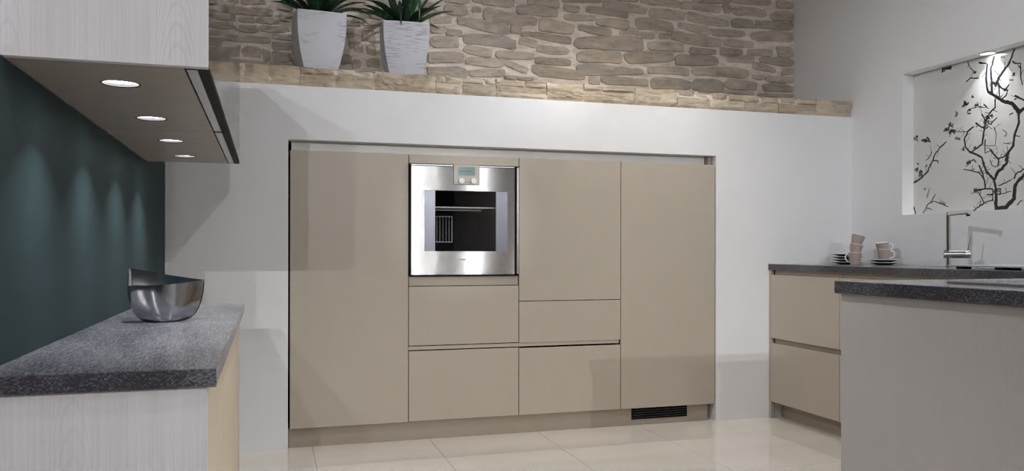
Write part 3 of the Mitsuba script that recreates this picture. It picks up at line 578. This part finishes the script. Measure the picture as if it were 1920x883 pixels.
# ------------------------------------------------------------------ niche picture
pic = thing('picture', 'frameless white glass picture of black bare branches filling the wall niche', 'picture')
obj('panel', box(XN, XN + .0135, NY0 + .001, NY1 - .001, NZ0 + .0005, NZ1 - .004), 'print_white', pic)
BR = '185:3220 1209,3180 1210,3129 1255,3126 1312,3105 1342,3070 1366;149:3233 1207,3233 1266,3236 1315,3249 1360;98:3249 1360,3290 1401,3307 1436,3320 1478,3350 1495,3396 1515,3424 1546,3431 1584,3410 1623,3373 1643;132:3239 1361,3227 1390,3171 1436,3171 1473,3135 1516,3129 1566,3105 1620,3102 1677;160:3102 1677,3141 1726,3193 1746,3250 1788,3282 1810;83:3282 1810,3291 1842,3294 1886,3288 1951;156:3105 1673,3070 1693;96:3259 1800,3262 1853,3266 1924,3247 1982;106:3231 1846,3200 1889,3160 1928,3127 1997;81:3259 1849,3218 1839;67:3218 1839,3215 1776;67:3218 1831,3200 1811,3181 1802,3160 1822;53:3196 1762,3178 1770,3166 1799;78:3123 1760,3100 1745,3070 1727;52:3139 1934,3124 1920,3094 1914,3094 1841,3085 1808;82:3314 1571,3304 1625,3288 1683,3256 1713,3240 1721,3240 1764;69:3356 1660,3320 1633,3301 1627;54:3268 1642,3230 1668;55:3320 1699,3297 1665;33:3390 1741,3327 1741,3275 1724;56:3418 1889,3390 1903,3340 1890;68:3337 1972,3295 1958;42:3408 1994,3397 1960,3364 1928;34:3522 1639,3410 1623;83:3781 1385,3724 1405,3677 1437,3662 1474,3643 1496,3628 1529,3598 1558,3551 1587;59:3643 1496,3606 1489,3606 1477;45:3651 1544,3674 1511,3689 1503;48:3712 1209,3688 1243,3669 1260,3635 1270,3583 1253,3536 1233;47:3654 1271,3624 1308;33:3685 1291,3666 1346;67:3778 1242,3766 1205;38:3684 1234,3646 1224;60:3369 1205,3306 1241,3274 1250,3252 1254;55:3306 1241,3320 1269,3346 1304;82:3366 1311,3300 1314,3258 1311;61:3300 1314,3300 1353,3320 1382,3336 1400,3383 1415,3437 1426;60:3287 1283,3252 1281;60:3255 1306,3255 1251;53:3224 1309,3208 1308,3208 1281,3227 1282;55:3403 1459,3370 1472,3356 1457;69:3336 1436,3313 1392,3297 1325;81:3268 1511,3243 1481,3218 1456,3224 1425;53:3218 1462,3180 1471,3165 1491;78:3314 1571,3320 1544,3356 1527,3390 1511;49:3300 1567,3300 1498,3275 1503;32:3243 1619,3233 1577,3240 1532,3291 1535;48:3217 1325,3165 1342,3141 1353;37:3217 1279,3147 1290;65:3129 1355,3120 1375,3070 1399;47:3111 1222,3093 1242,3084 1239;40:3157 1845,3136 1841;40:3156 1673,3138 1678;40:3129 1566,3099 1556;32:3171 1582,3196 1604;35:3271 1459,3258 1431,3233 1418;55:3291 1735,3307 1749;29:3156 1527,3190 1536;200:3070 1366,2990 1430,2921 1518,2895 1669,2829 1780;127:3070 1693,3004 1738,2977 1860,2957 1957;88:2921 1518,2949 1602,2996 1655;88:2895 1669,2930 1750,2922 1848;99:2990 1430,2894 1395,2803 1434'
BL = '3424,1763,31,39;3400,1726,24,28;3480,1727,25,23;3519,1673,39,26;3547,1654,36,12;3512,1637,43,14;3377,1803,17,11;3364,1928,20,14;3545,1992,72,17;3353,1754,23,8;3291,1659,32,33;3297,1632,29,19;3728,1444,31,21;3763,1457,28,18;3732,1420,27,18;3759,1632,24,30;3682,1616,42,24;3716,1617,19,18;3689,1470,15,12;3700,1343,15,12;3403,1459,27,17;3441,1537,21,17;3483,1599,21,12;3462,1590,18,14;3366,1531,23,17;3234,1842,25,19;3171,1460,27,32;3181,1802,21,13;3259,1684,19,16;3288,1683,29,19;3779,1635,12,18;3194,1968,22,13;3359,1310,17,22;3751,1489,16,12;3133,1869,12,18;3123,1744,12,11;3178,1575,12,13'
r2 = random.Random(3); shapes = []
for s in BR.split(';'):
    w, pts = s.split(':'); w = float(w) * 1.2 / 1e4
    P = np.array([[float(v) / 1e3 for v in q.split()] for q in pts.split(',')])
    Q = [P[0]]
    for a, b in zip(P[:-1], P[1:]):
        nseg = max(1, int(np.linalg.norm(b - a) / .012))
        for k in range(1, nseg + 1):
            Q.append(a + (b - a) * k / nseg + (r2.gauss(0, .0012) if k < nseg else 0) * np.array([1, 1]))
    for k in range(len(Q) - 1):
        t = k / max(1, len(Q) - 1); ww = w * (1 - .35 * t) * r2.uniform(.85, 1.15)
        shapes.append(LineString([Q[k], Q[k + 1]]).buffer(max(ww / 2, .0006), 3))
        if r2.random() < .34 and w > .0025:
            d = np.array([r2.gauss(0, 1), r2.gauss(.4, 1)]); d *= r2.uniform(.010, .026) / np.linalg.norm(d)
            shapes.append(LineString([Q[k], Q[k] + d, Q[k] + 1.6 * d + np.array([r2.gauss(0, .006), r2.gauss(0, .006)])]).buffer(r2.uniform(.0007, .0014), 2))
for s in BL.split(';'):
    a, b, w, h = (float(v) / 1e3 for v in s.split(','))
    for k in range(8):
        big = max(w, h) * r2.uniform(.22, .42)
        e = affinity.scale(Point(0, 0).buffer(1, 3), big, big * r2.uniform(.18, .40))
        shapes.append(affinity.translate(affinity.rotate(e, r2.uniform(0, 180)), a + r2.uniform(-.42, .42) * w, b + r2.uniform(-.42, .42) * h))
ink = shapely.union_all(shapes).intersection(shapely.box(NY0 + .002, NZ0 + .001, NY1 - .002, NZ1 - .005)).simplify(.0003)
m = extr(ink, .0004); v = m.vertices.copy()
m = trimesh.Trimesh(np.stack([XN - .0001 - v[:, 2], v[:, 0], v[:, 1]], 1), m.faces, process=False); m.fix_normals()
obj('branch_print', m, 'print_ink', pic, label='black print of bare branches with buds')
nl = thing('niche_lamp', 'small round spotlight shining in the top of the picture niche', 'lamp')
NLX, NLY = 3.494, 3.25
obj('trim', lathe([(.033, 0), (.036, -.0015), (.036, -.004), (.033, -.005), (.032, 0)], 36, (NLX, NLY, NZ1 - .0002)), 'lamp_trim', nl, smooth=40)
obj('lens', disc((NLX, NLY, NZ1 - .003), .0315), 'lamp_lens', nl, emitter=emit(NICHE_LAMP, COOL))
spot((NLX, NLY, NZ1 - .0035), (NLX + .01, NLY, 1.2), NICHE_BEAM, 48, 14, COOL)

# ------------------------------------------------------------------ pots with plants on the ledge
def pot(cx, cy, wt, wb, h, deg, lb):
    k = thing('flower_pot', lb, 'flower pot')
    z0 = HTOP + .0025; N = 10; side = 9
    def ring(w, z):
        c = w * .06; out = []
        for q in range(4):
            a = q * math.pi / 2
            for t in np.linspace(-1 + .06, 1 - .06, side):
                x, y = w * t, -w * (1 + .05 * (1 - t * t) - .05)
                out.append((x * math.cos(a) - y * math.sin(a), x * math.sin(a) + y * math.cos(a), z))
        return out
    V = []
    for i in range(N + 1):
        s = i / N; w = (wb + (wt - wb) * (1 - (1 - s) ** 2.4)) / 2
        V += ring(w, z0 + s * h)
    n = 4 * side; F = grid_faces(N + 1, n)
    V.append((0, 0, z0)); F += [[len(V) - 1, (j + 1) % n, j] for j in range(n)]
    m = trimesh.Trimesh(V, F, process=False)
    V2 = ring(wt / 2, z0 + h) + ring(wt / 2 - .001, z0 + h + .003) + ring(wt / 2 - .011, z0 + h + .003) + ring(wt / 2 - .014, z0 + h - .04)
    m2 = trimesh.Trimesh(V2, grid_faces(4, n), process=False)
    V3_ = ring(wt / 2 - .012, z0 + h - .025); V3_.append((0, 0, z0 + h - .02)); m3 = trimesh.Trimesh(V3_, [[len(V3_) - 1, j, (j + 1) % n] for j in range(n)], process=False)
    for q in (m, m2, m3): rot(q, deg, [0, 0, 1], [0, 0, 0]); q.apply_translation((cx, cy, 0))
    obj('body', m, 'pot_white', k, smooth=30); obj('rim', m2, 'pot_rim', k, smooth=30); obj('soil', m3, 'soil', k)
    return z0 + h
def leaf(c, z, az, el, L, w, droop, twist=0):
    n = 12; V = []; a = math.radians(az)
    p = V3(c[0] + .02 * math.cos(a), c[1] + .02 * math.sin(a), z - .02); e = math.radians(el)
    for i in range(n + 1):
        s = i / n
        wd = w * (.55 + .45 * math.sin(min(1, s * 2.2) * math.pi / 2)) * (1 - max(0, (s - .45) / .55) ** 1.7) + .0004
        t = V3(math.cos(e) * math.cos(a), math.cos(e) * math.sin(a), math.sin(e)); sd_ = V3(-math.sin(a), math.cos(a), 0)
        up = np.cross(sd_, t); up = -up if up[2] < 0 else up
        ca = math.radians(twist * s); sd2 = sd_ * math.cos(ca) + up * math.sin(ca)
        V += [p - sd2 * wd + up * wd * .45, p - up * wd * .02, p + sd2 * wd + up * wd * .45]
        p = p + t * L / n; e -= math.radians(droop) / n * (.4 + 1.2 * s)
    F = []
    for i in range(n):
        for j in range(2):
            q = i * 3 + j; F += [[q, q + 1, q + 4], [q, q + 4, q + 3]]
    return trimesh.Trimesh(V, F, process=False)
def plant(c, z, seed, extra, lb):
    k = thing('agave', lb, 'plant'); r = random.Random(seed)
    sp = [(360 / 13 * i + r.uniform(-10, 10), r.uniform(28, 52), r.uniform(.24, .32), r.uniform(.021, .028), r.uniform(30, 75), r.uniform(-20, 20)) for i in range(13)]
    sp += [(360 / 7 * i + r.uniform(-15, 15), r.uniform(60, 82), r.uniform(.26, .36), r.uniform(.022, .029), r.uniform(5, 35), r.uniform(-20, 20)) for i in range(7)] + extra
    for q in sp:
        obj('leaf', leaf(c, z, *q), r.choice(['leaf_green', 'leaf_green', 'leaf_dark']), k, smooth=True)
P1, P2 = (.262, 4.49), (.725, 4.49)
z1 = pot(*P1, .268, .158, .325, 4.9, 'white-washed square pot standing left on the stone ledge')
z2 = pot(*P2, .262, .158, .308, -3.3, 'white-washed square pot standing right on the stone ledge')
plant(P1, z1, 5, [(-12, 22, .27, .016, 75, 0), (192, 34, .30, .018, 40, 0), (-75, 40, .24, .016, 40, 0)], 'dark green agave in the left white pot')
plant(P2, z2, 8, [(-104, 60, .32, .017, 212, 8), (-84, 62, .44, .016, 205, 8), (200, 30, .30, .019, 45, 0), (-20, 48, .30, .020, 25, 0)], 'dark green agave with one leaf drooping over the right white pot')

# ------------------------------------------------------------------ ceiling lamps, inferred and added
where = ['over the left rear of the showroom', 'behind the viewer in the middle', 'over the right side behind the viewer', 'just over the viewer', 'over the right worktop aisle']
for (x, y, r, L, t), w in zip(FILL_DOWNLIGHTS, where):
    k = thing('fill_downlight', f'round recessed ceiling lamp added as unseen fill {w}', 'ceiling lamp')
    obj('trim', lathe([(r, 0), (r + .012, -.003), (r + .012, -.0002), (r + .001, .0)], 36, (x, y, CEIL - .0004)), 'lamp_trim', k, smooth=40)
    obj('lens', disc((x, y, CEIL - .002), r - .001), 'lamp_lens', k, emitter=emit(L, t))
aims = ['aimed at the middle of the stone ledge', 'aimed at the two pots', 'far behind the viewer, rightmost of three', 'far behind the viewer, middle of three', 'far behind the viewer, leftmost of three', 'above the partition, added to brighten the right wall', 'added far behind on the right for a streak on the oven steel', 'added behind the viewer on the right for a streak on the oven steel', 'added over the aisle as fill for the floor and peninsula']
for (p, q, I, cone, beam, t), w in zip(SPOTS, aims):
    k = thing('spotlight', 'ceiling spotlight ' + w, 'spotlight')
    p_, q_ = V3(*p), V3(*q); d = (q_ - p_) / np.linalg.norm(q_ - p_)
    obj('stem', cyl(p_ - d * .105, tuple(p_[:2] - d[:2] * .105) + (CEIL,), .006, 12), 'lamp_trim', k)
    can = trimesh.creation.revolve(np.array([[0, 0], [.030, 0], [.036, .10], [.034, .10], [.028, .004], [0, .004]]), sections=28)
    can.apply_transform(trimesh.geometry.align_vectors([0, 0, 1], d)); can.apply_translation(p_ - d * .10)
    obj('shade', can, 'lamp_trim', k, smooth=40)
    spot(p_ + d * .002, q_, I, cone, beam, t)
